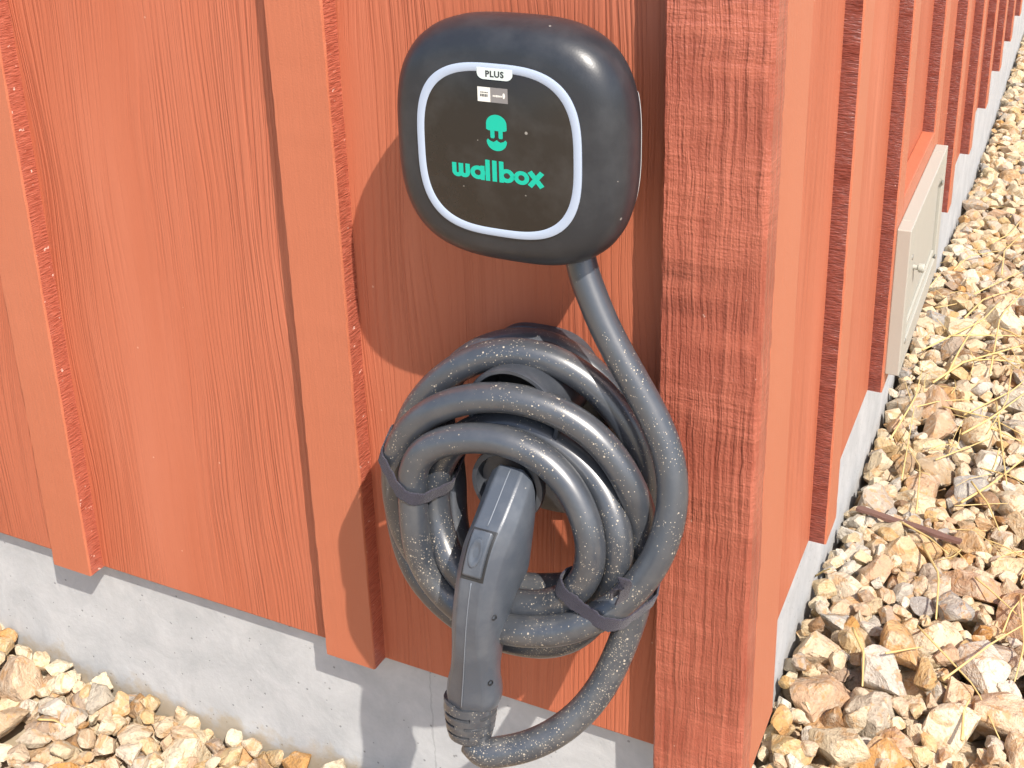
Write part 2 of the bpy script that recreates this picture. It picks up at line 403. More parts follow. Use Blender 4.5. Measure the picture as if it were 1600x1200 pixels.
# grit between the stones, where the picture can show it
for _ in range(4000):
    if random.random() < .35: x, y = random.uniform(-.9, -.3), random.uniform(-.2, .004)
    else: x, y = random.uniform(-.03, .26), random.uniform(.05, 1.5)
    if not in_bed(x, y): continue
    r = random.uniform(.0025, .0055)
    if x < -.0335 + r and y > .0125 - r: continue
    z = rest(x, y, r)
    if z > ground_top(x, y) - .010: continue
    stones.append([x, y, z, r, random.randrange(28), random.random()])

def spin(seed):
    rg = random.Random(seed); e = Matrix.Rotation(rg.uniform(0, 6.283), 3, 'Z') @ Matrix.Rotation(rg.gauss(0, .35), 3, 'X') @ Matrix.Rotation(rg.gauss(0, .35), 3, 'Y')
    return e
# which of them show largest in the picture: project, and drop those another stone hides
A = np.array([s[:4] for s in stones]); Cc = np.array(CAM_C)
info = []
for i, s in enumerate(stones):
    p = project(s[:3])
    if p is None or not (-25 < p[0] < 1625 and -25 < p[1] < 1225): continue
    if s[0] < -.03 and s[1] > -.02: continue
    v = Cc - A[i, :3]; L = np.linalg.norm(v); v /= L
    rel = A[:, :3] - A[i, :3]; t = rel @ v; m = (t > .35 * s[3]) & (t < .25)
    q = rel[m] - np.outer(t[m], v); dd = np.linalg.norm(q, axis=1)
    cover = np.clip(1.25 - dd / A[m, 3], 0, 1).sum() if m.any() else 0
    if s[0] < -.0325 or (s[1] > .012 and s[0] < -.03): continue
    if p[0] > 560 and p[0] < 1165: continue
    info.append((1909 * s[3] / p[2] * max(0.0, 1 - .9 * cover), i))
info.sort(reverse=True); singles = set(i for _, i in info[:300])
for i in sorted(singles):
    x, y, z, r, k, tone = stones[i]
    o = bpy.data.objects.new('stone', hi_me[k]); link(o, ground)
    o.matrix_local = Matrix.Translation((x, y, z)) @ spin(i).to_4x4() @ Matrix.Diagonal((r * 1.18, r * 1.18, r * 1.18, 1))
V = []; F = []; tone = []; base = 0
for i, s in enumerate(stones):
    if i in singles: continue
    x, y, z, r, k, tn = s
    p = project((x, y, z)); near = p is not None and -60 < p[0] < 1660 and -60 < p[1] < 1260 and p[2] < 1.9
    v, f = (HI[k] if near and r > .006 else LO[k])
    W = (v * r * 1.18) @ np.array(spin(i)).T + np.array((x, y, z))
    V.append(W); F.append(np.array(f) + base); base += len(v); tone.append(np.full(len(v), tn))
V = np.concatenate(V); F = np.concatenate(F); tone = np.concatenate(tone)
me = bpy.data.meshes.new('gravel'); me.vertices.add(len(V)); me.vertices.foreach_set('co', V.ravel())
me.loops.add(F.size); me.loops.foreach_set('vertex_index', F.ravel().astype(np.int32))
me.polygons.add(len(F)); me.polygons.foreach_set('loop_start', np.arange(0, F.size, 3, dtype=np.int32))
me.update(calc_edges=True); me.validate()
at = me.attributes.new('tone', 'FLOAT', 'POINT'); at.data.foreach_set('value', tone.astype(np.float32))
me.materials.append(M_STONES); shade(me, 24)
gravel = link(bpy.data.objects.new('gravel', me), ground); tag(gravel, kind='stuff')

def stone_top(x, y):
    z = ground_top(x, y) - .036
    for k in neigh(x, y):
        sx, sy, sz, sr = stones[k][:4]; d2 = (sx - x) ** 2 + (sy - y) ** 2
        if d2 < sr * sr: z = max(z, sz + .75 * math.sqrt(sr * sr - d2))
    return z

# ------------------------------------------------------------------ building
house = empty('building', (-.9, 1.5, -.3))
tag(house, 'red board and batten building corner standing on a grey concrete foundation', 'building')
ZT = 2.4
def box(name, x0, x1, y0, y1, z0, z1, mats, parent, bev=0.0, seg=2):
    v = [(x, y, z) for x in (x0, x1) for y in (y0, y1) for z in (z0, z1)]
    f = [(0, 1, 3, 2), (4, 6, 7, 5), (0, 4, 5, 1), (2, 3, 7, 6), (0, 2, 6, 4), (1, 5, 7, 3)]
    o = mesh_obj(name, v, f, mats, parent)
    if bev: bevel(o, bev, seg)
    return o
fv = []  # foundation: one L-shaped block
fnd = box('foundation', -2.3, -.0335, .0125, 6.2, -.6, .03, M_CONC, house, .002)
front = empty('front_wall', (0, 0, 0), house); front.location = (.9, -1.5, .3)
side = empty('side_wall', (0, 0, 0), house); side.location = (.9, -1.5, .3)
TB = .0156
FB = [(-.3537, -.3064), (-.6562, -.6104), (-.9616, -.9140), (-1.267, -1.2195), (-1.572, -1.525)]
cs = [-.0225] + [(a + b) / 2 for a, b in FB] + [-1.86]
for a, b in zip(cs[:-1], cs[1:]):
    box('panel', b + .0008, a - .0008, 0.0, .012, 0.0 + random.uniform(-.0006, .0006), ZT, M_PANEL, front, .0012)
RB = [.2945 + .3056 * i for i in range(16)]
cs = [-.0005] + [y + .0237 for y in RB] + [5.2]
for a, b in zip(cs[:-1], cs[1:]):
    box('panel', -.0325, -.0205, a + .0008, b - .0008, 0.0 + random.uniform(-.0006, .0006), ZT, M_PANEL, side, .0012)
def strip(name, prof, axis, z0, z1, mats, matidx, parent, jit, nz=None, seed=0):
    """vertical board: closed outline prof[(along, out)] swept in z with slightly uneven edges"""
    rg = random.Random(seed); n = len(prof); V = []; F = []; fm = []
    zs = []; z = z0
    while z < min(z1, 1.0): zs.append(z); z += .006
    zs += [1.2, z1]
    for z in zs:
        for i, (a, o_) in enumerate(prof):
            ja = jit * mnoise.noise(Vector((i * 7.3 + seed, z * 95, 0))) + jit * .8 * mnoise.noise(Vector((i * 3.1 + seed, z * 18, 5)))
            jo = jit * .6 * mnoise.noise(Vector((i * 5.7 + seed, z * 80, 9)))
            if z == z0: ja *= .5
            V.append((a + ja, -(o_ + jo), z) if axis == 'x' else (-.0205 + o_ + jo, a + ja, z))
    for j in range(len(zs) - 1):
        for i in range(n):
            a = j * n + i; b = j * n + (i + 1) % n; F.append((a, b, b + n, a + n)); fm.append(matidx[i])
    F.append(tuple(range(n))); fm.append(matidx[0]); F.append(tuple(range((len(zs) - 1) * n, len(zs) * n))); fm.append(matidx[0])
    return mesh_obj(name, V, F, mats, parent, 35, fm)
def batten(a0, a1, axis, parent, z0, seed):
    b = .0016
    prof = [(a0, -.004), (a0, TB - b), (a0 + b * .6, TB), (a1 - b * .6, TB), (a1, TB - b), (a1 + .0002, .004), (a1 + .0012, -.004)]
    return strip('batten', prof, axis, z0, ZT, [M_BATTEN, M_EDGE_LIT if axis == 'x' else M_EDGE_SHADE], [1, 0, 0, 0, 1, 1, 1], parent, .00055, seed=seed)
for i, (a, b) in enumerate(FB): batten(a, b, 'x', front, .0004 - .0006 * (i % 2), 11 * i + 3)
for i, y in enumerate(RB): batten(y, y + .0475, 'y', side, random.uniform(-.001, .001), 17 * i + 101)
TC = .0223
prof = [(-.0654, -.002), (-.0654, TC - .0012), (-.0642, TC), (-.003, TC), (-.0005, TC - .002), (0.0, TC - .005), (0.0, -.002)]
cb = strip('corner_board', prof, 'x', -.004, ZT, [M_ROUGH, M_EDGE_SHADE], [1, 0, 0, 0, 0, 0, 0], house, .0007, seed=501)
prof = [(.0025, -.012), (.0025, .0195), (.0035, .0203), (.0725, .0203), (.0733, .0193), (.0733, -.012)]
strip('corner_board', prof, 'y', -.003, ZT, [M_BATTEN, M_EDGE_SHADE], [1, 0, 0, 1, 1, 1], house, .0, seed=601)
box('mounting_block', -.0205, -.0050, .6495, .9050, .002, .222, M_BATTEN, house, .001)

# ------------------------------------------------------------------ access panel on the side wall
ap = empty('access_panel', (0.0, .77, .1)); tag(ap, 'beige square access panel with a raised frame and knob low on the side wall', 'access panel')
X0, X1, Y0, Y1, Z0, Z1 = -.0046, .0105, .612, .935, .018, .197
BW = .030
box('back_plate', X0, X0 + .006, Y0 + .004, Y1 - .004, Z0 + .004, Z1 - .004, M_BEIGE, ap)
for (a, b, c, d) in ((Y0 + BW + .0006, Y1 - BW - .0006, Z1 - BW, Z1), (Y0 + BW + .0006, Y1 - BW - .0006, Z0, Z0 + BW), (Y0, Y0 + BW, Z0, Z1), (Y1 - BW, Y1, Z0, Z1)):
    box('frame_rail', X0 - .0004, X1, a, b, c, d, M_BEIGE, ap, .0012)
inset = box('inset_board', X0 + .006, X0 + .0105, Y0 + BW + .002, Y1 - BW - .002, Z0 + BW + .002, Z1 - BW - .002, M_BEIGE, ap, .001)
box('ledge', X0 + .0105, X0 + .0135, Y0 + BW + .012, Y1 - BW - .012, Z0 + BW + .010, Z0 + BW + .016, M_BEIGE, inset, .0006)
def lathe(name, prof, org, axis, mat, parent, n=28, deg=35):
    """prof [(radius, distance along axis)]"""
    ax = Vector(axis).normalized(); u = ax.orthogonal().normalized(); b = ax.cross(u); V = []; F = []
    for r, h in prof:
        for k in range(n):
            a = 2 * math.pi * k / n; V.append(Vector(org) + ax * h + (u * math.cos(a) + b * math.sin(a)) * r)
    for j in range(len(prof) - 1):
        for k in range(n):
            p = j * n + k; q = j * n + (k + 1) % n; F.append((p, q, q + n, p + n))
    F.append(tuple(range(n))); F.append(tuple(range((len(prof) - 1) * n, len(prof) * n)))
    return mesh_obj(name, V, F, mat, parent, deg)
lathe('knob', [(.003, 0), (.003, .006), (.005, .0065), (.0056, .008), (.0056, .012), (.0045, .0135), (.001, .0137)], (X0 + .010, .70, .118), (1, 0, 0), M_BEIGE, ap)
for (yy, zz) in ((.905, .155), (.905, .05), (.64, .155), (.64, .05)):
    lathe('screw', [(.0035, 0), (.0035, .0008), (.0025, .0015), (.0005, .0016)], (X1 - .0002, yy, zz), (1, 0, 0), M_STEEL, ap, 14)

# ------------------------------------------------------------------ wall charger
CX, CZ = -.1458, .4862
def sq(a, b, n, k, seg=96):
    t = 2 * math.pi * k / seg; c, s = math.cos(t), math.sin(t)
    return a * math.copysign(abs(c) ** (2 / n), c), b * math.copysign(abs(s) ** (2 / n), s)
def squircle_loft(name, prof, mat, parent, seg=96, cap=(True, True), deg=40, cx=CX, cz=CZ):
    V = []; F = []
    for d, a, b, n in prof:
        for k in range(seg):
            x, z = sq(a, b, n, k, seg); V.append((cx + x, -d, cz + z))
    for j in range(len(prof) - 1):
        for k in range(seg):
            p = j * seg + k; q = j * seg + (k + 1) % seg; F.append((p, q, q + seg, p + seg))
    if cap[0]: F.append(tuple(range(seg)))
    if cap[1]: F.append(tuple(range((len(prof) - 1) * seg, len(prof) * seg)))
    return mesh_obj(name, V, F, mat, parent, deg)
ch = empty('wall_charger', (CX, -.02, CZ)); tag(ch, 'black rounded electric car wall charger with a white light ring and teal logo', 'charger')
HB = .0762
prof = [(.010, .0560, .0560, 2.8), (.013, .0590, .0590, 2.8), (.022, .0642, .0642, 2.85), (.034, .0702, .0702, 2.9), (.044, .0741, .0741, 2.95), (.052, .0758, .0758, 2.95), (.059, HB, HB, 2.95), (.0650, HB - .0007, HB - .0007, 2.95), (.0695, HB - .0021, HB - .0021, 2.95),
        (.0735, HB - .0043, HB - .0043, 2.95), (.0768, HB - .0072, HB - .0072, 2.95), (.0793, HB - .0108, HB - .0108, 2.95), (.0808, HB - .0145, HB - .0145, 2.95), (.0816, HB - .0182, HB - .0182, 3.0), (.0822, .0545, .0545, 3.05), (.0824, .0535, .0535, 3.05)]
body = squircle_loft('body', prof, M_BODY, ch, 128, deg=60)
squircle_loft('mounting_plate', [(.0, .052, .052, 3), (.0105, .052, .052, 3)], M_BACK, ch)
squircle_loft('front_cover', [(.0815, .0482, .0482, 3.0), (.08315, .0482, .0482, 3.0), (.0834, .0478, .0478, 3.0)], M_GLASS, ch, 128)
def ring(name, d0, d1, a0, a1, n, mat, parent, seg=128):
    V = []; F = []
    for a, d in ((a0, d0), (a0, d1 - .0003), (a0 + .0006, d1), (a1 - .0006, d1), (a1, d1 - .0003), (a1, d0)):
        for k in range(seg):
            x, z = sq(a, a, n, k, seg); V.append((CX + x, -d, CZ + z))
    for j in range(6):
        for k in range(seg):
            p = j * seg + k; q = j * seg + (k + 1) % seg; j2 = (j + 1) % 6; F.append((p, q, j2 * seg + (k + 1) % seg, j2 * seg + k))
    return mesh_obj(name, V, F, mat, parent, 50)
ring('light_ring', .0818, .0837, .0480, .0528, 3.0, M_RING, ch)
def flat_poly(pts, d0, d1, V, F):
    b = len(V); n = len(pts)
    V += [(x, -d1, z) for x, z in pts] + [(x, -d0, z) for x, z in pts]
    F.append(tuple(range(b, b + n)))
    for i in range(n): F.append((b + i, b + (i + 1) % n, b + n + (i + 1) % n, b + n + i))
FD = .0834      # front surface of the cover
U = .0605 / 555
def stroke(path, t, d1, V, F, x0, z0, closed=False):
    n = len(path); L = []; Rr = []
    for i, (x, z) in enumerate(path):
        if closed: a = path[i - 1]; b = path[(i + 1) % n]
        else: a = path[max(i - 1, 0)]; b = path[min(i + 1, n - 1)]
        tx, tz = b[0] - a[0], b[1] - a[1]; l = math.hypot(tx, tz); nx_, nz_ = -tz / l * t / 2, tx / l * t / 2
        L.append((x0 + (x + nx_) * U, z0 + (z + nz_) * U * .86)); Rr.append((x0 + (x - nx_) * U, z0 + (z - nz_) * U * .86))
    base = len(V)
    for (a, b) in zip(L, Rr): V += [(a[0], -d1, a[1]), (b[0], -d1, b[1]), (a[0], -FD + .0002, a[1]), (b[0], -FD + .0002, b[1])]
    m = n if closed else n - 1
    for i in range(m):
        p = base + 4 * i; q = base + 4 * ((i + 1) % n)
        F += [(p, p + 1, q + 1, q), (p, q, q + 2, p + 2), (p + 1, p + 3, q + 3, q + 1)]
    if not closed: F += [(base, base + 2, base + 3, base + 1), (base + 4 * (n - 1), base + 4 * (n - 1) + 1, base + 4 * (n - 1) + 3, base + 4 * (n - 1) + 2)]
def arc(cx, cz, r, a0, a1, n=14): return [(cx + r * math.cos(math.radians(a0 + (a1 - a0) * i / n)), cz + r * math.sin(math.radians(a0 + (a1 - a0) * i / n))) for i in range(n + 1)]
TX, TZ = CX - .0303, .4680
V = []; F = []; T = 26
D = [FD + .00015 + .00003 * i for i in range(4)]
stroke([(15, 95)] + arc(35, 36, 20, 180, 360) + [(55, 95)], T, D[0], V, F, TX, TZ)
stroke([(57, 95)] + arc(77, 36, 20, 180, 360) + [(97, 95)], T, D[1], V, F, TX, TZ)
stroke(arc(158, 47, 32, 0, 345, 24), T, D[0], V, F, TX, TZ, True); stroke([(187, 94), (187, 0)], T - 2, D[1], V, F, TX, TZ)
stroke([(218, 138), (218, 0)], T, D[0], V, F, TX, TZ); stroke([(259, 138), (259, 0)], T, D[0], V, F, TX, TZ)
stroke([(300, 138), (300, 0)], T, D[1], V, F, TX, TZ); stroke(arc(332, 47, 32, 0, 345, 24), T, D[0], V, F, TX, TZ, True)
stroke(arc(418, 47, 32, 0, 345, 24), T, D[0], V, F, TX, TZ, True)
stroke([(466, 95), (538, 0)], 30, D[2], V, F, TX, TZ); stroke([(538, 95), (466, 0)], 30, D[3], V, F, TX, TZ)
mesh_obj('logo_lettering', V, F, M_TEAL, ch)
V = []; F = []; IZ = .4990
def P2(l): return [(CX + x * U, IZ + z * U * .9) for x, z in l]
flat_poly(P2([(60, 10), (60, 42)] + arc(0, 42, 60, 0, 180, 24)[1:] + [(-60, 10), (-46, 3), (46, 3)]), FD - .0002, D[0], V, F)
for sx in (-24, 24): flat_poly(P2([(sx - 12, 4), (sx - 12, -38), (sx - 8, -44), (sx + 8, -44), (sx + 12, -38), (sx + 12, 4)]), FD - .0002, D[1], V, F)
bowl = arc(0, -62, 59, 180, 360, 24)
flat_poly(P2(bowl + [(52, -50), (38, -62), (20, -68), (6, -60), (0, -53), (-6, -60), (-20, -68), (-38, -62), (-52, -50)]), FD - .0002, D[0], V, F)
mesh_obj('logo_emblem', V, F, M_TEAL, ch)
V = []; F = []; tz = .5335
tabp = [(-.0112, .0030), (-.0112, -.0002)] + [(-.0112 + .0042 + .0042 * math.cos(math.radians(a)), -.0002 + .0036 * math.sin(math.radians(a))) for a in range(195, 271, 15)] + \
       [(.0112 - .0042 + .0042 * math.cos(math.radians(a)), -.0002 + .0036 * math.sin(math.radians(a))) for a in range(270, 346, 15)] + [(.0112, -.0002), (.0112, .0030)]
flat_poly([(CX + x, tz + z) for x, z in tabp], FD - .0002, .08385, V, F)
tab = mesh_obj('badge_tab', V, F, M_PALE, ch)
def text(name, s, x, z, size, d, mat, parent, bold=.0):
    cu = bpy.data.curves.new(name, 'FONT'); cu.body = s; cu.size = size; cu.align_x = 'CENTER'; cu.align_y = 'CENTER'; cu.extrude = .00004; cu.offset = bold
    cu.space_character = 1.12; cu.resolution_u = 3
    cu.materials.append(mat)
    tmp = bpy.data.objects.new(name, cu); S.collection.objects.link(tmp); bpy.context.view_layer.update()
    me = bpy.data.meshes.new_from_object(tmp.evaluated_get(bpy.context.evaluated_depsgraph_get())); bpy.data.objects.remove(tmp)
    me.transform(Matrix.Translation((x, -d, z)) @ Matrix.Rotation(math.pi / 2, 4, 'X'))
    me.name = name; return place(bpy.data.objects.new(name, me), parent)
text('lettering', 'PLUS', CX, tz - .0006, .0050, .0839, M_INK, tab, .00018)
SX, SZ = CX - .0018, .5206
V = []; F = []; flat_poly([(SX + x, SZ + z) for x, z in ((-.0096, -.0044), (.0096, -.0044), (.0096, .0044), (-.0096, .0044))], FD - .0002, FD + .0001, V, F)
stk = mesh_obj('sticker', V, F, M_STK2, ch)
V = []; F = []; flat_poly([(SX + x, SZ + z) for x, z in ((-.0095, -.0043), (-.0014, -.0043), (-.0014, .0043), (-.0095, .0043))], FD - .0002, FD + .00016, V, F)
sw = mesh_obj('white_field', V, F, M_STK, stk)
V = []; F = []
for (zz, h, x0, x1) in ((.0012, .0007, -.0076, -.0032), (-.0006, .0016, -.0078, -.0030)):
    x = x0
    while x < x1:
        flat_poly([(SX + x, SZ + zz - h / 2), (SX + x + .0007, SZ + zz - h / 2), (SX + x + .0007, SZ + zz + h / 2), (SX + x, SZ + zz + h / 2)], FD, FD + .0002, V, F); x += .0010
mesh_obj('small_print', V, F, M_INK, stk)
V = []; F = []
for i in range(6):
    x = .0002 + i * .0010; h = .0012 if i in (2, 3) else .0009
    flat_poly([(SX + x, SZ - .0004 - h / 2), (SX + x + .00075, SZ - .0004 - h / 2), (SX + x + .00075, SZ - .0004 + h / 2), (SX + x, SZ - .0004 + h / 2)], FD, FD + .0002, V, F)
flat_poly([(SX + .0072 + .0008 * math.cos(a * .5236), SZ + .0017 * math.sin(a * .5236)) for a in range(12)], FD, FD + .0002, V, F)
mesh_obj('small_emblem', V, F, M_STK, stk)
# silver type label low on the right-hand flank (follows the body surface)
V = []; F = []; seg = 256
ks = [k for k in range(-24, 13)]
for (d, a) in ((.0300, .0683), (.0400, .0727)):
    for k in ks:
        x, z = sq(a, a, 2.92, k % seg, seg); V.append((CX + x + .0002, -d, CZ + z))
n = len(ks)
for i in range(n - 1): F.append((i, i + 1, n + i + 1, n + i))
lab = mesh_obj('type_label', V, F, M_SILVER, ch)
sm = lab.modifiers.new('thick', 'SOLIDIFY'); sm.thickness = .0004; sm.offset = 1
gl = lathe('cable_gland', [(.0125, 0), (.0125, .012), (.0108, .014), (.0108, .022)], (-.1165, -.042, .432), (0, 0, -1), M_BACK, ch, 24)

# ------------------------------------------------------------------ cable holder on the wall
ho = empty('cable_holder', (-.14, 0, .29)); tag(ho, 'black round wall holder inside the coiled cable', 'holder')
HX, HZ = -.1465, .3055
squircle_loft('wall_plate', [(.0, .0455, .0725, 3), (.006, .0455, .0725, 3), (.0085, .0425, .0695, 3)], M_DOCK, ho, 64, cx=-.1545, cz=.2625)
cup = lathe('hook_drum', [(.0315, 0), (.0315, .040), (.0315, .056), (.0325, .063), (.0327, .0655), (.0321, .067), (.0298, .067), (.0288, .0655), (.0284, .059), (.0276, .030), (.0, .028)],
      (HX, -.006, HZ), (0, -1, 0), M_DOCK, ho, 56, 40)
sk = lathe('socket', [(.0185, 0), (.0185, .070), (.0245, .074), (.0255, .078), (.0250, .081), (.0215, .082), (.0205, .074), (.0, .072)], (-.1460, -.004, .2560), (0, -1, .06), M_DOCK, ho, 44, 40)

# ------------------------------------------------------------------ charging cable with its connector
cb = empty('charging_cable', (-.15, -.06, .25)); tag(cb, 'thick black charging cable coiled in loops with mud specks and a grey plug', 'cable')
CABLE = [(-0.1119,-0.0420,0.4118),(-0.1068,-0.0457,0.3990),(-0.1002,-0.0488,0.3861),(-0.0931,-0.0516,0.3734),(-0.0852,-0.0540,0.3609),(-0.0768,-0.0560,0.3487),(-0.0681,-0.0578,0.3364),(-0.0595,-0.0596,0.3240),(-0.0516,-0.0618,0.3112),(-0.0452,-0.0646,0.2979),(-0.0409,-0.0682,0.2843),(-0.0390,-0.0724,0.2706),(-0.0393,-0.0770,0.2569),(-0.0417,-0.0819,0.2436),(-0.0460,-0.0865,0.2312),(-0.0519,-0.0907,0.2199),(-0.0593,-0.0943,0.2094),(-0.0676,-0.0980,0.2006),(-0.0766,-0.1021,0.1936),(-0.0865,-0.1058,0.1874),(-0.0976,-0.1087,0.1819),(-0.1098,-0.1111,0.1780),(-0.1234,-0.1119,0.1741),(-0.1384,-0.1104,0.1702),(-0.1537,-0.1078,0.1682),(-0.1689,-0.1041,0.1686),(-0.1822,-0.1019,0.1734),(-0.1929,-0.1014,0.1826),(-0.2003,-0.1020,0.1950),(-0.2036,-0.1037,0.2101),(-0.2052,-0.1037,0.2245),(-0.2067,-0.1018,0.2370),(-0.2076,-0.1000,0.2485),(-0.2075,-0.0990,0.2594),(-0.2052,-0.0981,0.2694),(-0.2003,-0.0970,0.2780),(-0.1927,-0.0956,0.2850),(-0.1828,-0.0938,0.2902),(-0.1709,-0.0917,0.2938),(-0.1578,-0.0895,0.2956),(-0.1439,-0.0876,0.2952),(-0.1299,-0.0864,0.2920),(-0.1165,-0.0863,0.2860),(-0.1047,-0.0874,0.2772),(-0.0955,-0.0895,0.2667),(-0.0889,-0.0921,0.2555),(-0.0850,-0.0945,0.2443),(-0.0838,-0.0960,0.2333),(-0.0851,-0.0967,0.2228),(-0.0885,-0.0972,0.2133),(-0.0936,-0.0974,0.2046),(-0.1012,-0.0968,0.1959),(-0.1114,-0.0959,0.1879),(-0.1234,-0.0962,0.1827),(-0.1368,-0.0962,0.1802),(-0.1507,-0.0957,0.1797),(-0.1634,-0.0968,0.1836),(-0.1746,-0.0978,0.1913),(-0.1842,-0.0957,0.2008),(-0.1919,-0.0912,0.2110),(-0.1973,-0.0868,0.2222),(-0.2002,-0.0835,0.2342),(-0.2006,-0.0810,0.2461),(-0.1987,-0.0788,0.2574),(-0.1944,-0.0767,0.2678),(-0.1880,-0.0746,0.2769),(-0.1795,-0.0723,0.2846),(-0.1692,-0.0700,0.2905),(-0.1578,-0.0681,0.2940),(-0.1455,-0.0668,0.2949),(-0.1323,-0.0663,0.2926),(-0.1185,-0.0665,0.2876),(-0.1050,-0.0673,0.2805),(-0.0928,-0.0691,0.2718),(-0.0829,-0.0723,0.2618),(-0.0758,-0.0766,0.2511),(-0.0717,-0.0801,0.2398),(-0.0706,-0.0820,0.2280),(-0.0721,-0.0820,0.2157),(-0.0753,-0.0806,0.2029),(-0.0793,-0.0793,0.1907),(-0.0842,-0.0785,0.1792),(-0.0902,-0.0783,0.1682),(-0.0975,-0.0786,0.1580),(-0.1065,-0.0792,0.1492),(-0.1175,-0.0799,0.1425),(-0.1299,-0.0804,0.1381),(-0.1432,-0.0809,0.1359),(-0.1569,-0.0814,0.1356),(-0.1706,-0.0818,0.1373),(-0.1841,-0.0818,0.1413),(-0.1969,-0.0811,0.1471),(-0.2089,-0.0796,0.1544),(-0.2201,-0.0770,0.1631),(-0.2290,-0.0736,0.1739),(-0.2355,-0.0699,0.1861),(-0.2402,-0.0664,0.1987),(-0.2427,-0.0637,0.2114),(-0.2430,-0.0619,0.2237),(-0.2416,-0.0610,0.2357),(-0.2391,-0.0607,0.2479),(-0.2356,-0.0608,0.2604),(-0.2311,-0.0613,0.2727),(-0.2254,-0.0618,0.2843),(-0.2188,-0.0619,0.2948),(-0.2115,-0.0617,0.3045),(-0.2033,-0.0612,0.3135),(-0.1943,-0.0604,0.3218),(-0.1841,-0.0589,0.3290),(-0.1726,-0.0569,0.3349),(-0.1599,-0.0544,0.3388),(-0.1462,-0.0520,0.3400),(-0.1320,-0.0497,0.3383),(-0.1179,-0.0480,0.3336),(-0.1047,-0.0468,0.3261),(-0.0930,-0.0461,0.3165),(-0.0832,-0.0459,0.3052),(-0.0755,-0.0458,0.2926),(-0.0699,-0.0457,0.2791),(-0.0665,-0.0456,0.2649),(-0.0652,-0.0456,0.2506),(-0.0658,-0.0464,0.2371),(-0.0677,-0.0483,0.2248),(-0.0713,-0.0510,0.2136),(-0.0766,-0.0544,0.2032),(-0.0843,-0.0583,0.1939),(-0.0947,-0.0622,0.1863),(-0.1071,-0.0655,0.1809),(-0.1203,-0.0683,0.1773),(-0.1334,-0.0708,0.1750),(-0.1463,-0.0731,0.1742),(-0.1591,-0.0749,0.1755),(-0.1717,-0.0756,0.1800),(-0.1829,-0.0745,0.1876),(-0.1913,-0.0710,0.1976),(-0.1965,-0.0662,0.2088),(-0.1995,-0.0610,0.2203),(-0.2019,-0.0562,0.2325),(-0.2053,-0.0522,0.2456),(-0.2099,-0.0494,0.2592),(-0.2138,-0.0469,0.2729),(-0.2144,-0.0438,0.2865),(-0.2110,-0.0401,0.2992),(-0.2042,-0.0360,0.3102),(-0.1950,-0.0319,0.3191),(-0.1838,-0.0279,0.3254),(-0.1713,-0.0242,0.3294),(-0.1580,-0.0210,0.3310),(-0.1441,-0.0185,0.3296),(-0.1302,-0.0170,0.3252),(-0.1171,-0.0166,0.3180),(-0.1054,-0.0172,0.3084),(-0.0951,-0.0184,0.2973),(-0.0863,-0.0198,0.2853),(-0.0790,-0.0214,0.2724),(-0.0735,-0.0232,0.2589),(-0.0702,-0.0252,0.2451),(-0.0688,-0.0274,0.2311),(-0.0688,-0.0300,0.2173),(-0.0701,-0.0329,0.2037),(-0.0730,-0.0361,0.1906),(-0.0779,-0.0393,0.1783),(-0.0848,-0.0424,0.1671),(-0.0931,-0.0455,0.1570),(-0.1026,-0.0484,0.1480),(-0.1133,-0.0513,0.1405),(-0.1251,-0.0539,0.1347),(-0.1378,-0.0561,0.1309),(-0.1510,-0.0581,0.1292),(-0.1646,-0.0598,0.1294),(-0.1783,-0.0612,0.1318),(-0.1918,-0.0621,0.1363),(-0.2044,-0.0623,0.1429),(-0.2137,-0.0645,0.1537),(-0.2175,-0.0728,0.1709),(-0.2205,-0.0804,0.1873),(-0.2251,-0.0817,0.1986),(-0.2290,-0.0810,0.2089),(-0.2314,-0.0807,0.2199),(-0.2324,-0.0808,0.2313),(-0.2320,-0.0814,0.2428),(-0.2304,-0.0823,0.2543),(-0.2272,-0.0833,0.2655),(-0.2222,-0.0840,0.2762),(-0.2154,-0.0843,0.2862),(-0.2070,-0.0842,0.2954),(-0.1972,-0.0835,0.3036),(-0.1859,-0.0823,0.3104),(-0.1736,-0.0809,0.3157),(-0.1605,-0.0791,0.3191),(-0.1467,-0.0772,0.3206),(-0.1325,-0.0753,0.3198),(-0.1181,-0.0735,0.3166),(-0.1041,-0.0721,0.3110),(-0.0913,-0.0713,0.3030),(-0.0804,-0.0713,0.2931),(-0.0717,-0.0717,0.2820),(-0.0653,-0.0711,0.2694),(-0.0618,-0.0679,0.2548),(-0.0605,-0.0655,0.2406),(-0.0597,-0.0657,0.2286),(-0.0597,-0.0665,0.2175),(-0.0604,-0.0671,0.2060),(-0.0616,-0.0683,0.1939),(-0.0633,-0.0707,0.1809),(-0.0661,-0.0742,0.1675),(-0.0696,-0.0784,0.1540),(-0.0736,-0.0829,0.1410),(-0.0783,-0.0876,0.1287),(-0.0843,-0.0926,0.1173),(-0.0916,-0.0979,0.1069),(-0.1004,-0.1035,0.0977),(-0.1107,-0.1092,0.0897),(-0.1225,-0.1147,0.0831),(-0.1355,-0.1195,0.0782),(-0.1495,-0.1234,0.0749),(-0.1607,-0.1200,0.0770)]
pts = catmull(CABLE, 4)
CR = .0098
V, F = tube_mesh(pts, CR, 20); mesh_obj('cable_sheath', V, F, M_CABLE, cb, 180)
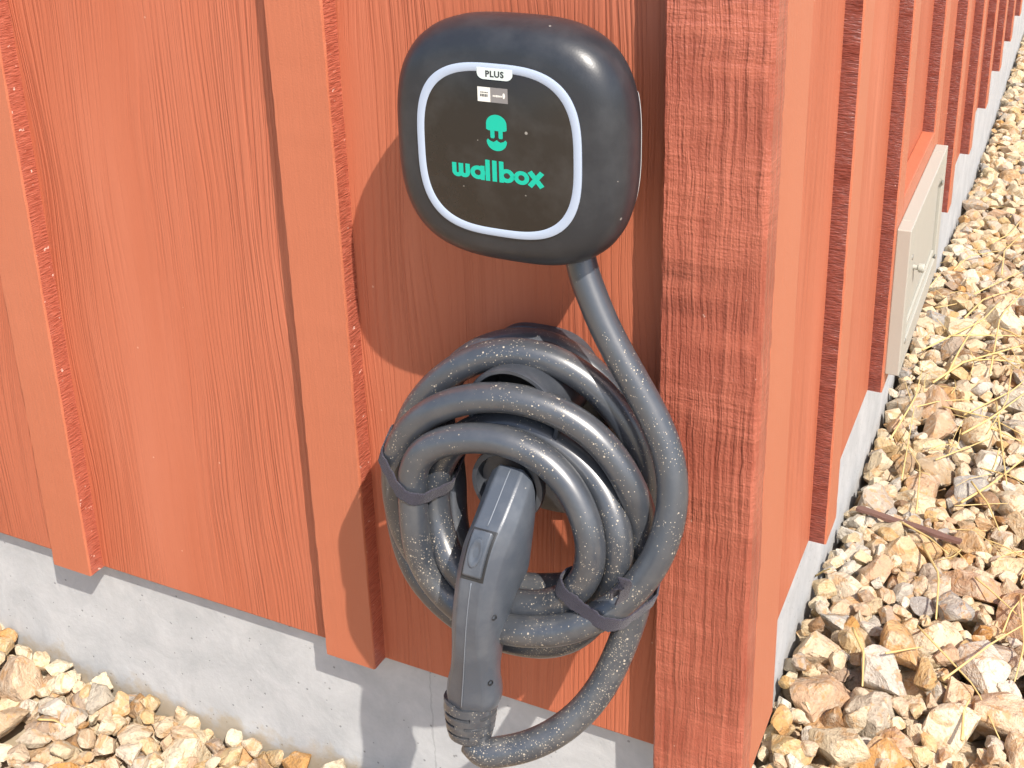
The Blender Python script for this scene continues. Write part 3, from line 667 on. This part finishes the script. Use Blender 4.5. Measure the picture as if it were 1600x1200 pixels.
# connector: outline sections from the socket out and down along the grip: x, front(y,z), back(y,z), half width
SEC = [(-0.1402, (-0.0880, 0.2789), (-0.0880, 0.2349), 0.0160), (-0.1401, (-0.0980, 0.2737), (-0.0900, 0.2237), 0.0165), (-0.1403, (-0.1090, 0.2663), (-0.0920, 0.2123), 0.0167), (-0.1410, (-0.1190, 0.2585), (-0.0940, 0.2035), 0.0167), (-0.1431, (-0.1280, 0.2484), (-0.0970, 0.1964), 0.0164), (-0.1453, (-0.1345, 0.2334), (-0.0995, 0.1904), 0.0158), (-0.1474, (-0.1380, 0.2162), (-0.1020, 0.1822), 0.0153), (-0.1501, (-0.1390, 0.1943), (-0.1035, 0.1683), 0.0149), (-0.1530, (-0.1380, 0.1702), (-0.1030, 0.1512), 0.0148), (-0.1560, (-0.1360, 0.1473), (-0.1015, 0.1353), 0.0156), (-0.1585, (-0.1345, 0.1296), (-0.0980, 0.1196), 0.0182), (-0.1600, (-0.1335, 0.1188), (-0.0970, 0.1098), 0.0186), (-0.1614, (-0.1315, 0.1118), (-0.0980, 0.1038), 0.0176)]
OUT = [(.0, .0), (.50, .0), (.88, .14), (1.0, .32), (1.0, .66), (.84, .90), (.48, 1.0)]
OUT = OUT + [(0.0, 1.0)] + [(-u, v) for u, v in OUT[:0:-1]]
secs = catmull([(x, f[0], f[1], b[0], b[1], h) for x, f, b, h in SEC], 3)
def sec_point(s, u, v, lift=0.0):
    x, fy, fz, by, bz, h = s
    q = Vector((0, by - fy, bz - fz)); L = q.length; q.normalize()
    return Vector((x + u * h, fy, fz)) + q * (v * L - lift)
V = []; F = []; n = len(OUT)
for i, s in enumerate(secs):
    rnd = 0.0 if i < 22 else min(1.0, (i - 22) / 6)       # the grip rounds off towards the collar
    for (u, v) in OUT:
        a = math.atan2(u, .5 - v); cu_, cv = math.sin(a), .5 - .5 * math.cos(a)
        V.append(sec_point(s, u * (1 - rnd) + cu_ * rnd, v * (1 - rnd) + cv * rnd))
for i in range(len(secs) - 1):
    for k in range(n): a = i * n + k; b = i * n + (k + 1) % n; F.append((a, b, b + n, a + n))
F.append(tuple(range(n))); F.append(tuple(range((len(secs) - 1) * n, len(secs) * n)))
con = mesh_obj('connector', V, F, M_GRIP, cb, 32); bevel(con, .0012, 2, 22)
# moulding seam down the middle of the front
def on_front(t, u, lift):
    i = min(int(t), len(secs) - 2); w_ = t - i; s = secs[i] * (1 - w_) + secs[i + 1] * w_; return sec_point(s, u, 0.0, lift)
seam = [on_front(t * .5, 0.0, .0001) for t in range(2, 2 * len(secs) - 6)]
V, F = tube_mesh([p for p in seam if not (.2235 < p.z < .2560)], .00045, 6)
seamA = [p for p in seam if p.z >= .2545]; seamB = [p for p in seam if p.z <= .2235]
for sgm in (seamA, seamB):
    V, F = tube_mesh(sgm, .00038, 6); mesh_obj('mould_seam', V, F, M_LINE, con, 180)
# release button: raised block with a dished thumb oval
def quad_block(name, t0, t1, u, lift0, lift1, mat, parent, bev):
    V = []; N = 6
    for j in range(N + 1):
        t = t0 + (t1 - t0) * j / N
        for (uu, l) in ((-u, lift0), (u, lift0), (u, lift1), (-u, lift1)): V.append(on_front(t, uu, l))
    F = []
    for j in range(N):
        for k in range(4): a = 4 * j + k; b = 4 * j + (k + 1) % 4; F.append((a, b, b + 4, a + 4))
    F += [(0, 1, 2, 3), (4 * N, 4 * N + 1, 4 * N + 2, 4 * N + 3)]
    o = mesh_obj(name, V, F, mat, parent, 30); bevel(o, bev, 3); return o
def t_at(z):
    for i in range(5, len(secs) - 1):
        if secs[i][2] >= z >= secs[i + 1][2]: return i + (secs[i][2] - z) / (secs[i][2] - secs[i + 1][2])
t0, t1 = t_at(.2540), t_at(.2240)
quad_block('button_well', t0, t1, .50, -.002, .0004, M_GRIPD, con, .0004)
btn = quad_block('release_button', t_at(.2525), t_at(.2260), .40, -.001, .0034, M_GRIP, con, .0012)
V = []; F = []
tc = .5 * (t_at(.2525) + t_at(.2260))
pc = on_front(tc, 0, .0034); tu = (on_front(tc + .5, 0, .0034) - on_front(tc - .5, 0, .0034)).normalized(); nn = tu.cross(Vector((1, 0, 0))).normalized()
if nn.y > 0: nn = -nn
N = 28
for (rs, dz) in ((1.0, -.0006), (1.0, .0006), (.86, .0009), (.6, .0002), (.3, -.0002)):
    for k in range(N):
        a = 2 * math.pi * k / N; V.append(pc + Vector((1, 0, 0)) * .0042 * rs * math.cos(a) + tu * .0095 * rs * math.sin(a) + nn * dz)
for j in range(4):
    for k in range(N): a = j * N + k; b = j * N + (k + 1) % N; F.append((a, b, b + N, a + N))
F.append(tuple(range(4 * N, 5 * N)))
mesh_obj('thumb_oval', V, F, M_GRIP, btn, 60)
def t_back(z): return t_at(z)
for zz, u, v in ((.1995, .97, .22), (.1390, .93, .27)):       # screw recesses on the right flank
    s = secs[int(t_at(zz))]; p = sec_point(s, u, v)
    lathe('screw_recess', [(.0019, -.002), (.0019, .0002), (.0015, .0003), (.0013, -.0012), (.0003, -.0014)], p, (.80, -.55, 0.05), M_GRIPD, con, 18)
# ribbed strain relief
pa = Vector((-.1632, -.1150, .1075)); pb = Vector((-.1622, -.1195, .0800)); ax = (pb - pa).normalized()
lathe('strain_relief', [(.0182, -.002), (.0182, .0035), (.0158, .0037), (.0158, .0058), (.0180, .0060), (.0176, .0105), (.0154, .0107), (.0154, .0128), (.0172, .0130), (.0166, .0175), (.0144, .0177), (.0144, .0196), (.0160, .0198), (.0150, .0245), (.0115, .0275)],
      pa, ax, M_CABLE, cb, 28, 30)
u_ = ax.orthogonal().normalized(); v_ = ax.cross(u_)
for j, hh in enumerate((.0047, .0117, .0187)):
    for k in range(4):
        a = k * math.pi / 2 + (math.pi / 4 if j % 2 else 0.15); dr = u_ * math.cos(a) + v_ * math.sin(a); sd = ax.cross(dr)
        c0 = pa + ax * hh; r0 = .0145 - .0004 * j; r1 = .0179 - .0009 * j; V = []
        for rr in (r0, r1):
            for (s1, h1) in ((-1, -1), (1, -1), (1, 1), (-1, 1)): V.append(c0 + dr * rr + sd * s1 * .0034 + ax * h1 * .0016)
        mesh_obj('rib_bridge', V, [(0, 1, 2, 3), (4, 5, 6, 7), (0, 1, 5, 4), (1, 2, 6, 5), (2, 3, 7, 6), (3, 0, 4, 7)], M_CABLE, cb)

# ------------------------------------------------------------------ hook-and-loop straps round the coil
def strap(name, path, wdir, width, parent=None, closed=True, th=.0013):
    """path: world points, wdir: width direction per point"""
    pp = path + [path[0]] if closed else path; ww = wdir + [wdir[0]] if closed else wdir
    C = catmull([tuple(p) + tuple(q) for p, q in zip(pp, ww)], 8); V = []; F = []; n = len(C)
    for i, c in enumerate(C):
        p = Vector(c[:3]); t = Vector(C[min(i + 1, n - 1)][:3]) - Vector(C[max(i - 1, 0)][:3]); t.normalize()
        wv = Vector(c[3:6]); wv = (wv - t * wv.dot(t)).normalized(); nn = t.cross(wv)
        hw = width / 2 * (1 + .10 * math.sin(i * .37) + .05 * math.sin(i * 1.3))
        for (a, b) in ((-1, -1), (1, -1), (1, 1), (-1, 1)): V.append(p + wv * a * hw + nn * b * th / 2)
    for i in range(n - 1):
        for k in range(4): a = 4 * i + k; b = 4 * i + (k + 1) % 4; F.append((a, b, b + 4, a + 4))
    F += [(0, 1, 2, 3), tuple(4 * (n - 1) + k for k in range(4))]
    o = mesh_obj(name, V, F, M_STRAP, parent, 50); bevel(o, .0004, 2); return o
P1 = [(-0.2456, -0.0609, 0.2651), (-0.2445, -0.0664, 0.2648), (-0.2430, -0.0719, 0.2643), (-0.2414, -0.0774, 0.2638), (-0.2399, -0.0828, 0.2634), (-0.2381, -0.0882, 0.2628), (-0.2345, -0.0924, 0.2617), (-0.2301, -0.0958, 0.2603), (-0.2258, -0.0992, 0.2590), (-0.2214, -0.1026, 0.2576), (-0.2171, -0.1061, 0.2563), (-0.2125, -0.1092, 0.2549), (-0.2073, -0.1107, 0.2533), (-0.2021, -0.1099, 0.2516), (-0.1978, -0.1064, 0.2503), (-0.1955, -0.1013, 0.2496), (-0.1936, -0.0959, 0.2490), (-0.1916, -0.0906, 0.2484), (-0.1896, -0.0853, 0.2478), (-0.1889, -0.0797, 0.2475), (-0.1900, -0.0742, 0.2479), (-0.1913, -0.0686, 0.2483), (-0.1926, -0.0631, 0.2487), (-0.1938, -0.0575, 0.2491), (-0.1951, -0.0520, 0.2495), (-0.1966, -0.0466, 0.2499), (-0.2001, -0.0422, 0.2510), (-0.2051, -0.0400, 0.2525), (-0.2103, -0.0386, 0.2542), (-0.2156, -0.0395, 0.2558), (-0.2206, -0.0419, 0.2574), (-0.2255, -0.0443, 0.2589), (-0.2304, -0.0467, 0.2604), (-0.2354, -0.0490, 0.2620), (-0.2403, -0.0515, 0.2635), (-0.2441, -0.0554, 0.2647)]
st1 = strap('cable_strap', P1, [(0.2963, -0.0000, 0.9551)] * len(P1), .0092); tag(st1, 'dark grey fabric strap round the upper left of the coiled cable', 'strap', 'straps tying the coiled cable')
P2_ = [(-0.0502, -0.0689, 0.1903), (-0.0516, -0.0752, 0.1908), (-0.0533, -0.0813, 0.1915), (-0.0551, -0.0874, 0.1921), (-0.0569, -0.0936, 0.1928), (-0.0587, -0.0997, 0.1934), (-0.0615, -0.1053, 0.1945), (-0.0662, -0.1093, 0.1962), (-0.0717, -0.1115, 0.1982), (-0.0777, -0.1108, 0.2004), (-0.0837, -0.1099, 0.2026), (-0.0896, -0.1089, 0.2048), (-0.0956, -0.1079, 0.2070), (-0.1009, -0.1052, 0.2090), (-0.1039, -0.0998, 0.2101), (-0.1037, -0.0935, 0.2100), (-0.1015, -0.0875, 0.2092), (-0.0994, -0.0815, 0.2084), (-0.0973, -0.0755, 0.2076), (-0.0952, -0.0695, 0.2069), (-0.0930, -0.0635, 0.2061), (-0.0909, -0.0575, 0.2053), (-0.0887, -0.0515, 0.2045), (-0.0865, -0.0455, 0.2037), (-0.0843, -0.0395, 0.2029), (-0.0821, -0.0335, 0.2021), (-0.0797, -0.0277, 0.2012), (-0.0749, -0.0238, 0.1994), (-0.0690, -0.0235, 0.1972), (-0.0639, -0.0266, 0.1954), (-0.0609, -0.0321, 0.1943), (-0.0590, -0.0382, 0.1936), (-0.0572, -0.0443, 0.1929), (-0.0553, -0.0505, 0.1922), (-0.0535, -0.0566, 0.1915), (-0.0516, -0.0627, 0.1908)]
st2 = strap('cable_strap', P2_, [(-0.3450, 0.0000, -0.9386)] * len(P2_), .0105); tag(st2, 'dark grey fabric strap round the lower right of the coiled cable', 'strap', 'straps tying the coiled cable')
P3 = [(-0.0587, -0.1180, 0.2270), (-0.0556, -0.1240, 0.2379), (-0.0521, -0.1260, 0.2436), (-0.0504, -0.1240, 0.2404), (-0.0531, -0.1200, 0.2302), (-0.0558, -0.1170, 0.2225)]
strap('strap_end', P3, [(.5, 0, .85)] * len(P3), .008, st2, False)

# ------------------------------------------------------------------ litter on the gravel
def on_ground(px, py):
    v = r_ * ((px - 804.5) / 1909.2) + d_ * ((py - 293.6) / 1909.2) + f_
    z = -.14
    for _ in range(6):
        t = (z - CAM_C[2]) / v.z; x, y = CAM_C[0] + v.x * t, CAM_C[1] + v.y * t; z = ground_top(x, y) + .006
    return x, y
def lay(p, q, lift=.0015, n=24):
    """heights of a straight rod between two ground points so that it rests on the stones"""
    zs = [stone_top(p[0] + (q[0] - p[0]) * i / n, p[1] + (q[1] - p[1]) * i / n) for i in range(n + 1)]
    za, zb = zs[0], zs[-1]
    for _ in range(40):
        worst = max(range(n + 1), key=lambda i: zs[i] - (za + (zb - za) * i / n)); e = zs[worst] - (za + (zb - za) * worst / n)
        if e <= 0: break
        za += e * (1 - worst / n) * 1.02 + 1e-5; zb += e * worst / n * 1.02 + 1e-5
    return za + lift, zb + lift
p = on_ground(1338, 806); q = on_ground(1500, 861); za, zb = lay(p, q, .002)
a = Vector((p[0], p[1], za)); b = Vector((q[0], q[1], zb)); t = (b - a); wd = Vector((-t.y, t.x, 0)).normalized()
V = []; F = []; N = 14
for i in range(N + 1):
    c = a + t * i / N; h = .0048 * (1 + .15 * math.sin(i * 1.9)) * (.75 if i in (0, N) else 1); th = .0017
    for (s1, s2) in ((-1, -1), (1, -1), (.85, 1), (-.85, 1)): V.append(c + wd * h * s1 + Vector((0, 0, th * s2 + .0006 * math.sin(i * .9))))
for i in range(N):
    for k in range(4): F.append((4 * i + k, 4 * i + (k + 1) % 4, 4 * i + 4 + (k + 1) % 4, 4 * i + 4 + k))
F += [(0, 1, 2, 3), tuple(4 * N + k for k in range(4))]
stick = mesh_obj('wood_sliver', V, F, M_STICK, None, 40); tag(stick, 'flat brown wood sliver lying across the gravel beside the side wall', 'stick')
STRAWS = [(1250, 880, 1295, 925), (1505, 520, 1600, 455), (1455, 620, 1600, 560), (1390, 700, 1440, 590), (1408, 760, 1412, 610), (1500, 700, 1600, 640), (1440, 560, 1560, 505), (1520, 480, 1600, 420), (1470, 650, 1600, 690),
          (1530, 740, 1600, 770), (1500, 800, 1600, 735), (1430, 820, 1405, 690), (1540, 860, 1600, 890), (1555, 640, 1570, 780), (1480, 545, 1600, 535), (1545, 600, 1600, 480), (1520, 930, 1590, 985), (1430, 1010, 1560, 1170),
          (1330, 1010, 1345, 1100), (1590, 960, 1583, 1080), (1500, 1180, 1512, 1120), (1380, 1060, 1440, 1030), (1490, 430, 1570, 390), (1550, 380, 1600, 340), (1530, 555, 1600, 600), (1475, 610, 1530, 520), (1565, 430, 1598, 370), (1420, 655, 1520, 640),
          (1540, 690, 1600, 705), (1515, 775, 1560, 840), (1565, 1000, 1600, 960), (1440, 870, 1460, 990), (1500, 585, 1600, 575), (1505, 660, 1600, 615), (1560, 525, 1600, 545), (1460, 735, 1545, 700), (1580, 580, 1540, 700), (1405, 830, 1480, 880), (1470, 1090, 1600, 1010), (60, 1130, 105, 1150)]
straw_r = random.Random(5)
def straw(p, q, r, label, group):
    za, zb = lay(p, q, r)
    A_ = Vector((p[0], p[1], za)); B_ = Vector((q[0], q[1], zb)); side_ = Vector((-(B_ - A_).y, (B_ - A_).x, 0)).normalized(); L = (B_ - A_).length
    bow = straw_r.uniform(-.09, .09) * L; up = straw_r.uniform(.0, .05) * L; kink = straw_r.uniform(.3, .7); N = 9; pts = []
    for i in range(N + 1):
        s_ = i / N; m = s_ / kink if s_ < kink else (1 - s_) / (1 - kink)
        pts.append(A_ + (B_ - A_) * s_ + side_ * bow * m + Vector((0, 0, up * m)))
    V, F = tube_mesh(pts, [r * (1 - .5 * i / N) for i in range(N + 1)], 5)
    o = mesh_obj('dry_straw', V, F, M_STRAW, None, 180); tag(o, label, 'straw', group); return o
for (a, b, c, d) in STRAWS:
    left = a < 400
    straw(on_ground(a, b), on_ground(c, d), straw_r.uniform(.0010, .0017), 'single dry straw on the gravel left of the charger' if left else 'thin dry yellow straw lying on the gravel beside the side wall', None if left else 'straws on the gravel by the side wall')
for i in range(60):
    px = straw_r.uniform(1440, 1610); py = straw_r.uniform(300, 900)
    p = on_ground(px, py); an = straw_r.uniform(0, 6.28); L = straw_r.uniform(.02, .07)
    straw(p, (p[0] + L * math.cos(an), p[1] + L * math.sin(an)), straw_r.uniform(.0005, .0010), 'thin dry yellow straw lying on the gravel beside the side wall', 'straws on the gravel by the side wall')
